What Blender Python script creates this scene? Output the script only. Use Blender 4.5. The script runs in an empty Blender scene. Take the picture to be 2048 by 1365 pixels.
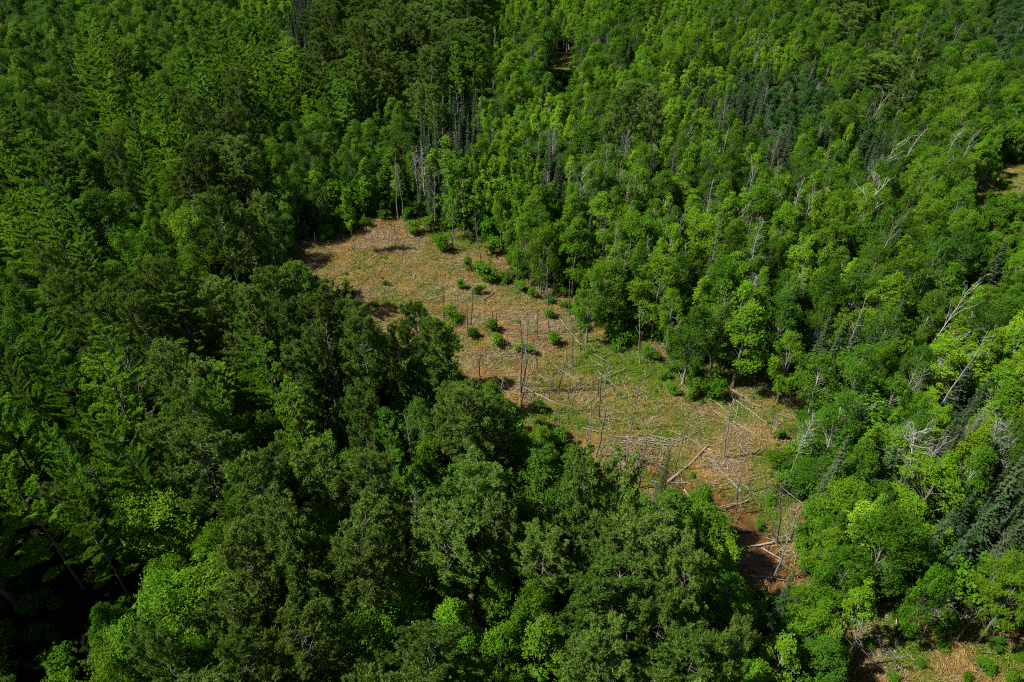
import bpy, math
import numpy as np
from mathutils import Vector, Matrix

# ------------------------------------------------------------------ camera, sky, sun
scene = bpy.context.scene
COL = scene.collection
CAM_H, PITCH, LENS = 70.0, 37.0, 24.0
cam_data = bpy.data.cameras.new("camera"); cam = bpy.data.objects.new("camera", cam_data); COL.objects.link(cam)
cam.location = (0, 0, CAM_H); cam.rotation_euler = (math.radians(90 - PITCH), 0, 0)
cam_data.lens = LENS; cam_data.sensor_width = 36; cam_data.clip_end = 6000; cam_data.clip_start = 0.5
scene.camera = cam
SUN_EL, SUN_AZ = 51.0, -97.0      # azimuth: direction the sun stands in, measured from +Y towards +X
world = bpy.data.worlds.new("World"); scene.world = world; world.use_nodes = True
wn = world.node_tree; bgn = wn.nodes["Background"]
sky = wn.nodes.new("ShaderNodeTexSky"); sky.sky_type = 'NISHITA'; sky.sun_disc = False
sky.sun_elevation = math.radians(SUN_EL); sky.sun_rotation = math.radians(SUN_AZ)
wn.links.new(sky.outputs[0], bgn.inputs[0]); bgn.inputs[1].default_value = 0.05
sun_data = bpy.data.lights.new("sun", 'SUN'); sun_data.energy = 5.0; sun_data.angle = math.radians(0.5); sun_data.color = (1.0, 0.97, 0.89)
sun = bpy.data.objects.new("sun", sun_data); COL.objects.link(sun)
sd = Vector((math.cos(math.radians(SUN_EL)) * math.sin(math.radians(SUN_AZ)), math.cos(math.radians(SUN_EL)) * math.cos(math.radians(SUN_AZ)), math.sin(math.radians(SUN_EL))))
sun.rotation_euler = sd.to_track_quat('Z', 'Y').to_euler()
scene.view_settings.view_transform = 'Standard'; scene.view_settings.look = 'None'
scene.view_settings.exposure = 0.62; scene.view_settings.gamma = 1.0
try:
    scene.cycles.max_bounces = 5; scene.cycles.diffuse_bounces = 1; scene.cycles.transmission_bounces = 3; scene.cycles.transparent_max_bounces = 4
    scene.cycles.use_denoising = False; scene.cycles.pixel_filter_type = 'BLACKMAN_HARRIS'; scene.cycles.filter_width = 1.05
except Exception: pass

# ------------------------------------------------------------------ picture <-> place
F = LENS / 36.0 * 2048.0
cp, sp = math.cos(math.radians(PITCH)), math.sin(math.radians(PITCH))
def sstep(a, b, v):
    t = np.clip((np.asarray(v, float) - a) / (b - a), 0, 1); return t * t * (3 - 2 * t)
def hz(x, y):
    x = np.asarray(x, float); y = np.asarray(y, float)
    return 9.0 * sstep(190, 430, y) + 5.0 * sstep(170, 300, y) * sstep(-40, -160, x)
def ray(px, py):
    u = (px - 1024.0) / F; v = (682.5 - py) / F
    return (u, cp + v * sp, -sp + v * cp)
def at(px, py, z=0.0):                       # ground point (or point z metres above the ground) under a picture point
    d = ray(px, py); h = 0.0
    for _ in range(12):
        t = (CAM_H - z - h) / max(1e-4, -d[2]); x, y = d[0] * t, d[1] * t
        h = 0.5 * h + 0.5 * float(hz(x, y))
    t = (CAM_H - z - h) / max(1e-4, -d[2])
    return d[0] * t, d[1] * t, h
def proj(x, y, z):
    x = np.asarray(x, float); y = np.asarray(y, float); z = np.asarray(z, float) - CAM_H
    dep = y * cp - z * sp; up = y * sp + z * cp
    dep = np.maximum(dep, 0.1)
    return 1024 + F * x / dep, 682.5 - F * up / dep, dep
def inside(px, py, poly):
    px = np.asarray(px, float); py = np.asarray(py, float); r = np.zeros(px.shape, bool); n = len(poly)
    for i in range(n):
        x0, y0 = poly[i]; x1, y1 = poly[(i + 1) % n]
        c = ((y0 > py) != (y1 > py))
        with np.errstate(divide='ignore', invalid='ignore'):
            r ^= c & (px < (x1 - x0) * (py - y0) / ((y1 - y0) if y1 != y0 else 1e-9) + x0)
    return r

V1 = [(608,535),(602,502),(640,482),(690,466),(722,446),(762,437),(835,438),(870,458),(925,462),(985,492),(1028,522),(1040,575),(1095,580),(1150,602),(1195,645),(1225,668),(1292,672),(1325,706),(1385,722),(1440,735),(1520,750),(1592,774),(1632,805),(1605,870),(1562,905),(1572,950),(1548,990),(1602,1030),(1605,1085),(1580,1140),(1598,1190),(1540,1212),(1505,1180),(1492,1120),(1472,1060),(1440,1024),(1375,992),(1300,968),(1215,972),(1205,930),(1165,890),(1100,862),(1078,825),(1000,802),(955,772),(938,722),(912,690),(868,650),(835,632),(812,665),(775,680),(745,645),(700,600),(640,562)]
V2 = [(1665,1240),(1762,1212),(1826,1222),(1838,1270),(1925,1275),(2060,1290),(2060,1380),(1722,1380),(1688,1342),(1712,1300)]
V3 = [(1965,338),(2060,325),(2060,480),(1985,480),(1940,430)]
V4 = [(1098,116),(1150,108),(1158,150),(1104,154)]
VIS = [V1, V2, V3, V4]
def to_ground(poly): return [at(a, b)[:2] for a, b in poly]
G1 = to_ground([(588,536),(588,490)] + V1[2:33] + [(1500,1215),(1450,1160),(1400,1080),(1330,1030),(1200,1010),(1150,960),(1060,900),(1000,860),(900,800),(860,720),(780,720),(700,660),(610,580)])
GP = [G1] + [to_ground(p) for p in VIS[1:]]
def poly_sd(x, y, poly):                     # >0 inside, metres
    x = np.asarray(x, float); y = np.asarray(y, float); d = np.full(x.shape, 1e9); n = len(poly)
    for i in range(n):
        ax, ay = poly[i]; bx, by = poly[(i + 1) % n]; ex, ey = bx - ax, by - ay
        t = np.clip(((x - ax) * ex + (y - ay) * ey) / (ex * ex + ey * ey + 1e-9), 0, 1)
        d = np.minimum(d, np.hypot(x - ax - t * ex, y - ay - t * ey))
    return np.where(inside(x, y, poly), d, -d)
def bog_sd(x, y):
    d = poly_sd(x, y, GP[0])
    for p in GP[1:]: d = np.maximum(d, poly_sd(x, y, p))
    return d
def wav(x, y, s, seed):                      # cheap smooth noise about -1..1
    r = np.random.RandomState(seed); o = 0
    for k in range(6):
        a = r.uniform(0, 6.283); f = r.uniform(0.6, 1.7) / s
        o = o + np.sin((x * math.cos(a) + y * math.sin(a)) * f * 6.283 + r.uniform(0, 6.283) + 1.3 * np.sin((x * math.sin(a) - y * math.cos(a)) * f * 3.1 + k))
    return o / 3.4

# ------------------------------------------------------------------ materials
def nodes_of(name):
    m = bpy.data.materials.new(name); m.use_nodes = True; nt = m.node_tree
    return m, nt, nt.nodes, nt.links, nt.nodes["Principled BSDF"]
def mix_rgb(N, L, fac, a, b, mode='MIX'):
    n = N.new("ShaderNodeMix"); n.data_type = 'RGBA'; n.blend_type = mode
    for sock, v in ((n.inputs[0], fac), (n.inputs[6], a), (n.inputs[7], b)):
        if hasattr(v, 'links'): L.new(v, sock)
        elif isinstance(v, (int, float)): sock.default_value = v
        else: sock.default_value = (*v, 1)
    return n.outputs[2]
def leaf_mat(name, c0, c1, c2, trans=0.3, gloss=0.45, spec=0.3, vamp=0.6):
    """c0..c1 between trees, c2 on some leaves"""
    m, nt, N, L, P = nodes_of(name)
    oi = N.new("ShaderNodeObjectInfo"); at_ = N.new("ShaderNodeAttribute"); at_.attribute_name = "v"
    tree = mix_rgb(N, L, oi.outputs["Random"], c0, c1)
    mr = N.new("ShaderNodeMapRange"); mr.inputs[1].default_value = 0.45; mr.inputs[2].default_value = 1.0; L.new(at_.outputs["Fac"], mr.inputs[0]); mr.inputs[4].default_value = vamp
    col = mix_rgb(N, L, mr.outputs[0], tree, c2)
    # brightness differs between trees
    mm = N.new("ShaderNodeMath"); mm.operation = 'MULTIPLY'; mm.inputs[1].default_value = 37.7; L.new(oi.outputs["Random"], mm.inputs[0])
    fr = N.new("ShaderNodeMath"); fr.operation = 'FRACT'; L.new(mm.outputs[0], fr.inputs[0])
    hs = N.new("ShaderNodeHueSaturation"); r2 = N.new("ShaderNodeMapRange"); L.new(fr.outputs[0], r2.inputs[0]); r2.inputs[3].default_value = 0.72; r2.inputs[4].default_value = 1.25
    L.new(r2.outputs[0], hs.inputs["Value"]); L.new(col, hs.inputs["Color"])
    L.new(hs.outputs[0], P.inputs["Base Color"]); P.inputs["Roughness"].default_value = gloss; P.inputs["Specular IOR Level"].default_value = spec
    if trans > 0:
        tr = N.new("ShaderNodeBsdfTranslucent"); yel = mix_rgb(N, L, 1.0, hs.outputs[0], (1.25, 1.1, 0.5), 'MULTIPLY'); L.new(yel, tr.inputs[0])
        mx = N.new("ShaderNodeMixShader"); mx.inputs[0].default_value = trans; L.new(P.outputs[0], mx.inputs[1]); L.new(tr.outputs[0], mx.inputs[2])
        L.new(mx.outputs[0], N["Material Output"].inputs[0])
    return m
def bark_mat(name, a, b, scale=3.0, rough=0.9):
    m, nt, N, L, P = nodes_of(name)
    tc = N.new("ShaderNodeTexCoord"); mp = N.new("ShaderNodeMapping"); mp.inputs["Scale"].default_value = (scale * 2, scale * 2, scale * 0.35); L.new(tc.outputs["Object"], mp.inputs[0])
    nz = N.new("ShaderNodeTexNoise"); nz.inputs["Scale"].default_value = 2.0; nz.inputs["Detail"].default_value = 5; L.new(mp.outputs[0], nz.inputs[0])
    oi = N.new("ShaderNodeObjectInfo")
    rp = N.new("ShaderNodeMapRange"); rp.inputs[1].default_value = 0.35; rp.inputs[2].default_value = 0.65; L.new(nz.outputs[0], rp.inputs[0])
    c = mix_rgb(N, L, rp.outputs[0], a, b)
    hs = N.new("ShaderNodeHueSaturation"); r2 = N.new("ShaderNodeMapRange"); L.new(oi.outputs["Random"], r2.inputs[0]); r2.inputs[3].default_value = 0.7; r2.inputs[4].default_value = 1.25
    L.new(r2.outputs[0], hs.inputs["Value"]); L.new(c, hs.inputs["Color"]); L.new(hs.outputs[0], P.inputs["Base Color"]); P.inputs["Roughness"].default_value = rough
    return m
M = {
 'R': leaf_mat('red_pine_needles', (.092,.195,.022), (.150,.235,.038), (.22,.32,.055), .28, .6, .15),
 'W': leaf_mat('white_pine_needles', (.105,.290,.020), (.215,.395,.022), (.27,.44,.05), .3, .6, .15),
 'M': leaf_mat('maple_leaves', (.055,.180,.005), (.130,.255,.007), (.18,.33,.018), .28, .6, .12),
 'D': leaf_mat('birch_leaves', (.037,.125,.006), (.088,.185,.008), (.13,.25,.016), .25, .6, .12),
 'A': leaf_mat('aspen_leaves', (.110,.285,.008), (.200,.360,.012), (.27,.42,.03), .35, .6, .12),
 'B': leaf_mat('poplar_leaves', (.038,.110,.020), (.052,.130,.020), (.08,.17,.04), .2, .6, .15),
 'S': leaf_mat('spruce_needles', (.026,.064,.014), (.050,.074,.020), (.060,.120,.060), .08, .6, .12, .4),
 'T': leaf_mat('ash_leaves', (.080,.220,.008), (.150,.290,.012), (.21,.35,.02), .3, .6, .12),
 'L': leaf_mat('shrub_leaves', (.048,.160,.006), (.095,.210,.008), (.14,.27,.02), .28, .6, .12),
 'X': leaf_mat('dead_needles', (.15,.12,.06), (.20,.15,.08), (.26,.21,.12), .1),
 'U': leaf_mat('undergrowth_leaves', (.035,.125,.004), (.080,.180,.006), (.12,.22,.01), .3, .6, .10),
 'bark': bark_mat('pine_bark', (.10,.075,.06), (.22,.17,.14)),
 'limb': bark_mat('pine_limb_bark', (.15,.13,.11), (.30,.26,.22)),
 'grey': bark_mat('grey_bark', (.13,.12,.10), (.28,.25,.21)),
 'pale': bark_mat('pale_bark', (.22,.21,.18), (.42,.40,.34)),
 'snag': bark_mat('weathered_wood', (.075,.062,.048), (.20,.165,.13)),
 'bone': bark_mat('bleached_wood', (.21,.195,.17), (.44,.41,.36)),
 'log': bark_mat('fallen_wood', (.20,.17,.135), (.40,.35,.285)),
}

# ------------------------------------------------------------------ mesh tools
def nrm(a): return a / (np.linalg.norm(a, axis=-1, keepdims=True) + 1e-9)
def raw_mesh(name, verts, faces, mat, v=None, smooth=False, cols=None):
    k = faces.shape[1]; me = bpy.data.meshes.new(name)
    me.vertices.add(len(verts)); me.vertices.foreach_set("co", np.ascontiguousarray(verts, np.float32).ravel())
    me.loops.add(faces.size); me.loops.foreach_set("vertex_index", np.ascontiguousarray(faces, np.int32).ravel())
    me.polygons.add(len(faces)); me.polygons.foreach_set("loop_start", np.arange(0, faces.size, k, dtype=np.int32))
    try: me.polygons.foreach_set("loop_total", np.full(len(faces), k, np.int32))
    except Exception: pass
    if smooth: me.polygons.foreach_set("use_smooth", np.ones(len(faces), bool))
    if v is not None:
        a = me.attributes.new("v", 'FLOAT', 'POINT'); a.data.foreach_set("value", np.ascontiguousarray(v, np.float32))
    if cols is not None:
        a = me.attributes.new("col", 'FLOAT_COLOR', 'POINT'); c4 = np.ones((len(verts), 4), np.float32); c4[:, :3] = cols; a.data.foreach_set("color", c4.ravel())
    me.update(calc_edges=True); me.validate(); me.materials.append(mat); return me
def quads(name, Q, mat, v=None, cols=None):
    n = len(Q); return raw_mesh(name, Q.reshape(-1, 3), np.arange(n * 4).reshape(n, 4), mat, None if v is None else np.repeat(v, 4), cols=None if cols is None else np.repeat(cols, 4, axis=0))
def tri_mesh(name, Q, mat, v): 
    n = len(Q); return raw_mesh(name, Q.reshape(-1, 3), np.arange(n * 3).reshape(n, 3), mat, np.repeat(v, 3))
def leaf_quads(rs, c, n, s, asp=0.62):
    n = nrm(n); t = nrm(np.cross(n, rs.normal(size=n.shape))); b = np.cross(n, t); s = np.asarray(s).reshape(-1, 1)
    return np.stack([c + t * s, c + b * s * asp, c - t * s, c - b * s * asp], 1)
def tuft_tris(rs, c, d, nb, ln, wd, spread):
    c = np.repeat(c, nb, 0); d = np.repeat(nrm(d), nb, 0); k = nrm(d + spread * rs.normal(size=c.shape))
    L_ = ln * rs.uniform(.7, 1.15, (len(c), 1)); w = nrm(np.cross(k, rs.normal(size=k.shape))) * wd
    return np.stack([c + w * .6 , c - w * .6, c + k * L_], 1)
class Tubes:
    def __init__(s): s.v, s.f, s.n = [], [], 0
    def add(s, P, R, k=5):
        P = np.asarray(P, float); R = np.asarray(R, float); m = len(P)
        T = nrm(np.gradient(P, axis=0)); ref = np.array([0, 0, 1.0]) if abs(T[0][2]) < .9 else np.array([1.0, 0, 0])
        A = nrm(np.cross(T, ref)); B = np.cross(T, A); an = np.arange(k) * 2 * math.pi / k
        ring = P[:, None] + R[:, None, None] * (A[:, None] * np.cos(an)[None, :, None] + B[:, None] * np.sin(an)[None, :, None])
        i = np.arange(m - 1)[:, None] * k + np.arange(k)[None]; j = np.arange(m - 1)[:, None] * k + (np.arange(k)[None] + 1) % k
        s.f.append(np.stack([i, j, j + k, i + k], -1).reshape(-1, 4) + s.n)
        V = ring.reshape(-1, 3); s.v.append(V); s.n += len(V)
        if k >= 4:                                       # close both ends
            for e in (0, m - 1):
                b = s.n - len(V) + e * k; s.f.append(np.array([[b, b + 1, b + 2, b + 3]]))
    def mesh(s, name, mat): return raw_mesh(name, np.concatenate(s.v), np.concatenate(s.f), mat, smooth=True)
def wob(rs, a, b, n, amp, sag=0.0):
    a = np.asarray(a, float); b = np.asarray(b, float); t = np.linspace(0, 1, n)[:, None]
    P = a + (b - a) * t; L_ = np.linalg.norm(b - a); P = P + np.cumsum(rs.normal(size=(n, 3)), 0) * amp * L_ / n * np.sin(t * 3.14) ** .5
    P[:, 2] += sag * L_ * (t[:, 0] * (1 - t[:, 0])) * -4
    return P
def trunk(rs, T, h, r0, top=1.0, lean=.01, k=7, n=9):
    P = wob(rs, (0, 0, -.4), (rs.normal() * lean * h, rs.normal() * lean * h, h * top), n, .05)
    T.add(P, np.linspace(r0, r0 * .18, n) * np.r_[1.35, np.ones(n - 1)], k); return P
def on(P, z): return np.array([np.interp(z, P[:, 2], P[:, i]) for i in range(3)])

# ------------------------------------------------------------------ tree kinds: each returns (trunk mesh, crown mesh, height, radius)
def broadleaf(kind, seed, h, r, cb, nl, lr, n, ls, bark, flat=1.0, top=.9, clus=7, core=.12, shape=1.0):
    rs = np.random.RandomState(seed); T = Tubes(); P = trunk(rs, T, h, .012 * h + .02, .86)
    zc, b = h * (1 + cb) / 2, h * (1 - cb) / 2
    d = nrm(rs.normal(size=(nl, 3))); d[:, 2] = np.where(d[:, 2] < -.78, -d[:, 2], d[:, 2])
    rad = r * lr * rs.uniform(.5, 1.35, nl)
    q = rs.uniform(.45, 1.18, (nl, 1)) ** .5
    C = d * q; zz = C[:, 2:3]; taper = np.where(zz > 0, 1 - (1 - shape) * zz, 1.0)
    C = C * np.array([r, r, b]) * .86 * np.c_[taper, taper, np.ones_like(taper)]; C[:, 2] += zc
    for c, a in zip(C, rad):
        z0 = max(h * cb * .7, c[2] - np.hypot(c[0], c[1]) * 1.1 - .5); s = on(P, min(z0, h * .8))
        T.add(wob(rs, s, c, 5, .12, -.06), np.linspace(.035 * (h / 14), .012, 5), 3)
        for _ in range(2):
            e = c + nrm(rs.normal(size=3)) * a * .9; T.add(wob(rs, c + (s - c) * .2, e, 3, .1), [.018, .012, .006], 3)
    w = rad ** 2; m = n // clus; L_ = rs.choice(nl, m, p=w / w.sum())
    u = nrm(rs.normal(size=(m, 3)) + np.array([0, 0, .38])); pos = C[L_] + u * rad[L_, None] * (rs.uniform(.5, 1.3, (m, 1)))* np.array([1, 1, .85])
    ins = rs.rand(m) < core; pos[ins] = C[L_[ins]] + u[ins] * rad[L_[ins], None] * rs.uniform(.1, .8, (ins.sum(), 1))
    cv = rs.rand(m)
    pc = np.repeat(pos, clus, 0) + rs.normal(size=(m * clus, 3)) * ls * 1.05
    un = np.repeat(u, clus, 0) * .55 + np.array([0, 0, .5]) + rs.normal(size=(m * clus, 3)) * .55
    Q = leaf_quads(rs, pc, un, ls * rs.uniform(.6, 1.3, m * clus), .7); v = np.clip(np.repeat(cv, clus) * .6 + rs.rand(m * clus) * .4, 0, 1)
    return T.mesh(bark + '_trunk', M[bark]), quads('leaves', Q, M[kind], v), h, r
def red_pine(seed, h=22., r=3.5, nlimb=46, cb=.45):
    rs = np.random.RandomState(seed); T = Tubes(); P = trunk(rs, T, h, .21, .97, .008); tc, td = [], []
    LT = Tubes()
    for i in range(nlimb):
        f = cb + (1 - cb) * ((i + rs.rand()) / nlimb) ** .85; z0 = h * f * .97
        t = (f - cb) / (1 - cb); L_ = r * (min(1, .45 + 1.8 * t) if t < .35 else math.sqrt(max(.02, 1 - ((t - .3) / .72) ** 2))) * rs.uniform(.7, 1.15)
        a = i * 2.4 + rs.normal() * .4; rise = rs.uniform(.1, .35) + .45 * t
        dirn = np.array([math.cos(a), math.sin(a), rise]); s = on(P, z0); e = s + dirn * L_
        B = wob(rs, s, e, 6, .2, .08); T.add(B, np.linspace(.045 * (1.2 - t * .6), .012, 6), 3)
        ns = int(5 + L_ * 2.6)
        for j in range(ns):
            q = .38 + .62 * (j + rs.rand()) / ns; c = np.array([np.interp(q, np.linspace(0, 1, 6), B[:, k]) for k in range(3)])
            sd_ = nrm(nrm(dirn) * .8 + rs.normal(size=3) * np.array([.8, .8, .35]) + np.array([0, 0, .35])); sl = rs.uniform(.35, .95) * (1.25 - q * .5); e2 = c + sd_ * sl
            T.add(np.array([c, (c + e2) / 2 + rs.normal(size=3) * .04, e2]), [.014, .010, .006], 3)
            k = rs.randint(5, 9)
            cc = e2 + rs.normal(size=(k, 3)) * .15 - sd_ * rs.uniform(0, .25, (k, 1)); tc.append(cc); td.append(np.tile(sd_ + [0, 0, .5], (k, 1)) + rs.normal(size=(k, 3)) * .4)
        tc.append(e[None] + rs.normal(size=(6, 3)) * .18); td.append(np.tile(dirn + [0, 0, .5], (6, 1)))
    c = np.concatenate(tc); d = np.concatenate(td); nb = 10
    Q = tuft_tris(rs, c, d, nb, .36, .085, .75); v = np.clip(np.repeat(rs.rand(len(c)), nb) * .7 + rs.rand(len(Q)) * .3, 0, 1)
    return T.mesh('pine_trunk', M['limb']), tri_mesh('needles', Q, M['R'], v), h, r
def white_pine(seed, h=24., r=4.0, nlimb=40, cb=.25):
    rs = np.random.RandomState(seed); T = Tubes(); P = trunk(rs, T, h, .24, .98, .006); tc, td = [], []
    for i in range(nlimb):
        f = cb + (1 - cb) * round(((i + .5) / nlimb) * 10) / 10 + rs.normal() * .008; f = min(f, .985); t = (f - cb) / (1 - cb)
        L_ = r * (1 - t) ** .6 * rs.uniform(.5, 1.25) + .5
        a = i * 2.4 + rs.normal() * .5; rise = .12 + .75 * t + rs.normal() * .08; dirn = np.array([math.cos(a), math.sin(a), rise]); s = on(P, h * f * .97); e = s + dirn * L_
        B = wob(rs, s, e, 6, .1, .05); T.add(B, np.linspace(.045, .012, 6), 3)
        side = np.array([-math.sin(a), math.cos(a), 0]); nf = int(4 + 3.2 * L_)
        for j in range(nf):                          # feathery side sprays, flat, pointing outwards
            q = .25 + .75 * (j + rs.rand()) / nf; sg = -1 if j % 2 else 1; c = np.array([np.interp(q, np.linspace(0, 1, 6), B[:, k]) for k in range(3)])
            sl = (.22 + .34 * L_ * (1.15 - q)) * rs.uniform(.7, 1.2); sdir = nrm(dirn * .75 + side * sg * (.75 if q < .93 else .1) + np.array([0, 0, .12])); n = int(6 + 11 * sl)
            u = rs.uniform(.1, 1, (n, 1)); tc.append(c + sdir * sl * u + rs.normal(size=(n, 3)) * np.array([.09, .09, .05])); td.append(sdir + np.array([0, 0, .35]) + rs.normal(size=(n, 3)) * .3)
    c = np.concatenate(tc); d = np.concatenate(td); nb = 8
    Q = tuft_tris(rs, c, d, nb, .33, .095, .45); v = np.clip(np.repeat(rs.rand(len(c)), nb) * .7 + rs.rand(len(Q)) * .3, 0, 1)
    return T.mesh('pine_trunk', M['bark']), tri_mesh('needles', Q, M['W'], v), h, r
def spruce(seed, h=16., r=2.0, mat='S', lev=34, keep=1.0, cb=.06):
    rs = np.random.RandomState(seed); T = Tubes(); P = trunk(rs, T, h, .14, 1.0, .004); tc, nn, sz, vv = [], [], [], []
    for i in range(lev):
        t = (i + rs.rand() * .5) / lev; z = h * (cb + (1 - cb) * t); L0 = r * 1.12 * (1 - t) ** 1.0 + .08
        for j in range(9 if t < .8 else 6):
            L_ = L0 * rs.uniform(.5, 1.25); a = j * .7 + i * 1.1 + rs.normal() * .15; dr = -.18 + .4 * t
            dirn = np.array([math.cos(a), math.sin(a), dr]); side = np.array([-math.sin(a), math.cos(a), 0]); s = on(P, z)
            if rs.rand() < .5: T.add(np.array([s, s + dirn * L_ * .5 + [0, 0, .04], s + dirn * L_ * .95]), [.02, .012, .005], 3)
            n = max(4, int((5 + 13 * L_) * keep)); q = rs.uniform(.15, 1.0, n); off = rs.uniform(-1, 1, n) * (.26 * L_ * (1.1 - q) + .06)
            cc = s + dirn * (q * L_)[:, None] + side * off[:, None] + rs.normal(size=(n, 3)) * .03; cc[:, 2] -= .12 * q ** 2 * L_
            tc.append(cc); nn.append(dirn * .5 + np.array([0, 0, .9]) + rs.normal(size=(n, 3)) * .35); sz.append(rs.uniform(.10, .19, n)); vv.append(np.clip(q * .85 + rs.normal(size=n) * .12, 0, 1))
    c = np.concatenate(tc); Q = leaf_quads(rs, c, np.concatenate(nn), np.concatenate(sz), .45)
    return T.mesh('spruce_trunk', M['grey']), quads('needles', Q, M[mat], np.concatenate(vv)), h, r
def slender(seed, h=14., r=1.5, n=3200, cb=.3, fork=False):
    rs = np.random.RandomState(seed); T = Tubes(); P = trunk(rs, T, h, .10, .97, .02); cs = []
    for i in range(34):
        t = (i + rs.rand()) / 34; z = h * (cb + (1 - cb) * t); L_ = r * (.35 + .75 * math.sin(min(1, .15 + t) * 2.9)) * rs.uniform(.4, 1.1); a = rs.uniform(0, 6.28); s = on(P, z * .97)
        e = s + np.array([math.cos(a), math.sin(a), .7]) * L_; T.add(wob(rs, s, e, 4, .15), np.linspace(.022, .006, 4), 3)
        k = rs.randint(5, 11); cs.append(s + (e - s) * rs.uniform(.35, 1.1, (k, 1)) + rs.normal(size=(k, 3)) * .2)
    C = np.concatenate(cs); m = n // 8; pos = C[rs.choice(len(C), m)] + rs.normal(size=(m, 3)) * .12
    pc = np.repeat(pos, 8, 0) + rs.normal(size=(m * 8, 3)) * .17; Q = leaf_quads(rs, pc, np.array([0, 0, .8]) + rs.normal(size=pc.shape) * .6, rs.uniform(.08, .17, len(pc)), .7)
    return T.mesh('slender_trunk', M['grey']), quads('leaves', Q, M['T'], np.clip(np.repeat(rs.rand(m), 8) * .6 + rs.rand(len(pc)) * .4, 0, 1)), h, r
def shrub(kind, seed, h=3., r=1.6, n=3000, nl=9, ls=.10):
    rs = np.random.RandomState(seed); T = Tubes(); cs, rd = [], []
    for i in range(nl):
        a = rs.uniform(0, 6.28); q = r * rs.uniform(0, .75); c = np.array([q * math.cos(a), q * math.sin(a), h * rs.uniform(.12, .92)]); cs.append(c); rd.append(min(r, h) * rs.uniform(.13, .36))
        T.add(wob(rs, (c[0] * .15, c[1] * .15, -.2), c, 4, .1), [.03, .022, .014, .008], 3)
    C = np.array(cs); rd = np.array(rd); m = n // 6; L_ = rs.choice(nl, m, p=rd ** 2 / (rd ** 2).sum()); u = nrm(rs.normal(size=(m, 3)) + [0, 0, .3])
    pos = C[L_] + u * rd[L_, None] * rs.uniform(.3, 1.55, (m, 1)); pos[:, 2] = np.maximum(pos[:, 2], .08); pc = np.repeat(pos, 6, 0) + rs.normal(size=(m * 6, 3)) * ls * .9; pc[:, 2] = np.maximum(pc[:, 2], .05)
    Q = leaf_quads(rs, pc, np.repeat(u, 6, 0) * .5 + np.array([0, 0, .6]) + rs.normal(size=pc.shape) * .55, ls * rs.uniform(.6, 1.3, len(pc)), .7)
    return T.mesh('shrub_stems', M['grey']), quads('leaves', Q, M[kind], np.clip(np.repeat(rs.rand(m), 6) * .6 + rs.rand(len(pc)) * .4, 0, 1)), h, r
def dead(seed, h, r, style, mat):
    """style: pole, sparse, spread, twiggy, forked"""
    rs = np.random.RandomState(seed); T = Tubes(); Bt = Tubes(); r0 = {'pole': .16, 'sparse': .155, 'spread': .13, 'twiggy': .12, 'forked': .19}[style]
    n = 12; P = wob(rs, (0, 0, -.3), (0, 0, h * (.82 if style in ('spread', 'forked') else 1)), n, .035 if style == 'pole' else .06)
    T.add(P, np.linspace(r0, r0 * (.45 if style in ('pole', 'sparse') else .2), n) * np.r_[1.4, np.ones(n - 1)], 6)
    nb, lo, ln, up = {'pole': (5, .55, .5, .5), 'sparse': (14, .45, .9, .7), 'spread': (26, .50, 1.0, 1.35), 'twiggy': (40, .3, .9, .8), 'forked': (8, .45, 1.0, 2.2)}[style]
    def grow(s, d, L_, rad, lev):
        e = s + nrm(d) * L_; B = wob(rs, s, e, 5, .13, -.06); Bt.add(B, np.linspace(rad, rad * .4, 5), 4 if rad > .03 else 3)
        if lev <= 0: return
        for _ in range(rs.randint(2, 5) if style != 'pole' else 1):
            q = rs.randint(1, 5); grow(B[q], nrm(d) + rs.normal(size=3) * .6 + np.array([0, 0, .15]), L_ * rs.uniform(.3, .6), rad * .55, lev - 1)
    for i in range(nb):
        f = lo + (1 - lo) * ((i + rs.rand()) / nb); a = i * 2.4 + rs.normal() * .6; t = (f - lo) / (1 - lo)
        L_ = r * ln * rs.uniform(.5, 1.1) * (1.1 - .55 * t if style != 'forked' else 1.3)
        grow(on(P, P[-1, 2] * f), np.array([math.cos(a), math.sin(a), up * rs.uniform(.5, 1.2)]), L_, {'pole': .035, 'sparse': .040, 'spread': .034, 'twiggy': .022, 'forked': .055}[style], {'pole': 0, 'sparse': 1, 'spread': 2, 'twiggy': 1, 'forked': 2}[style])
    return T.mesh('dead_trunk', M[mat]), Bt.mesh('dead_branches', M[mat]), h, r

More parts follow.
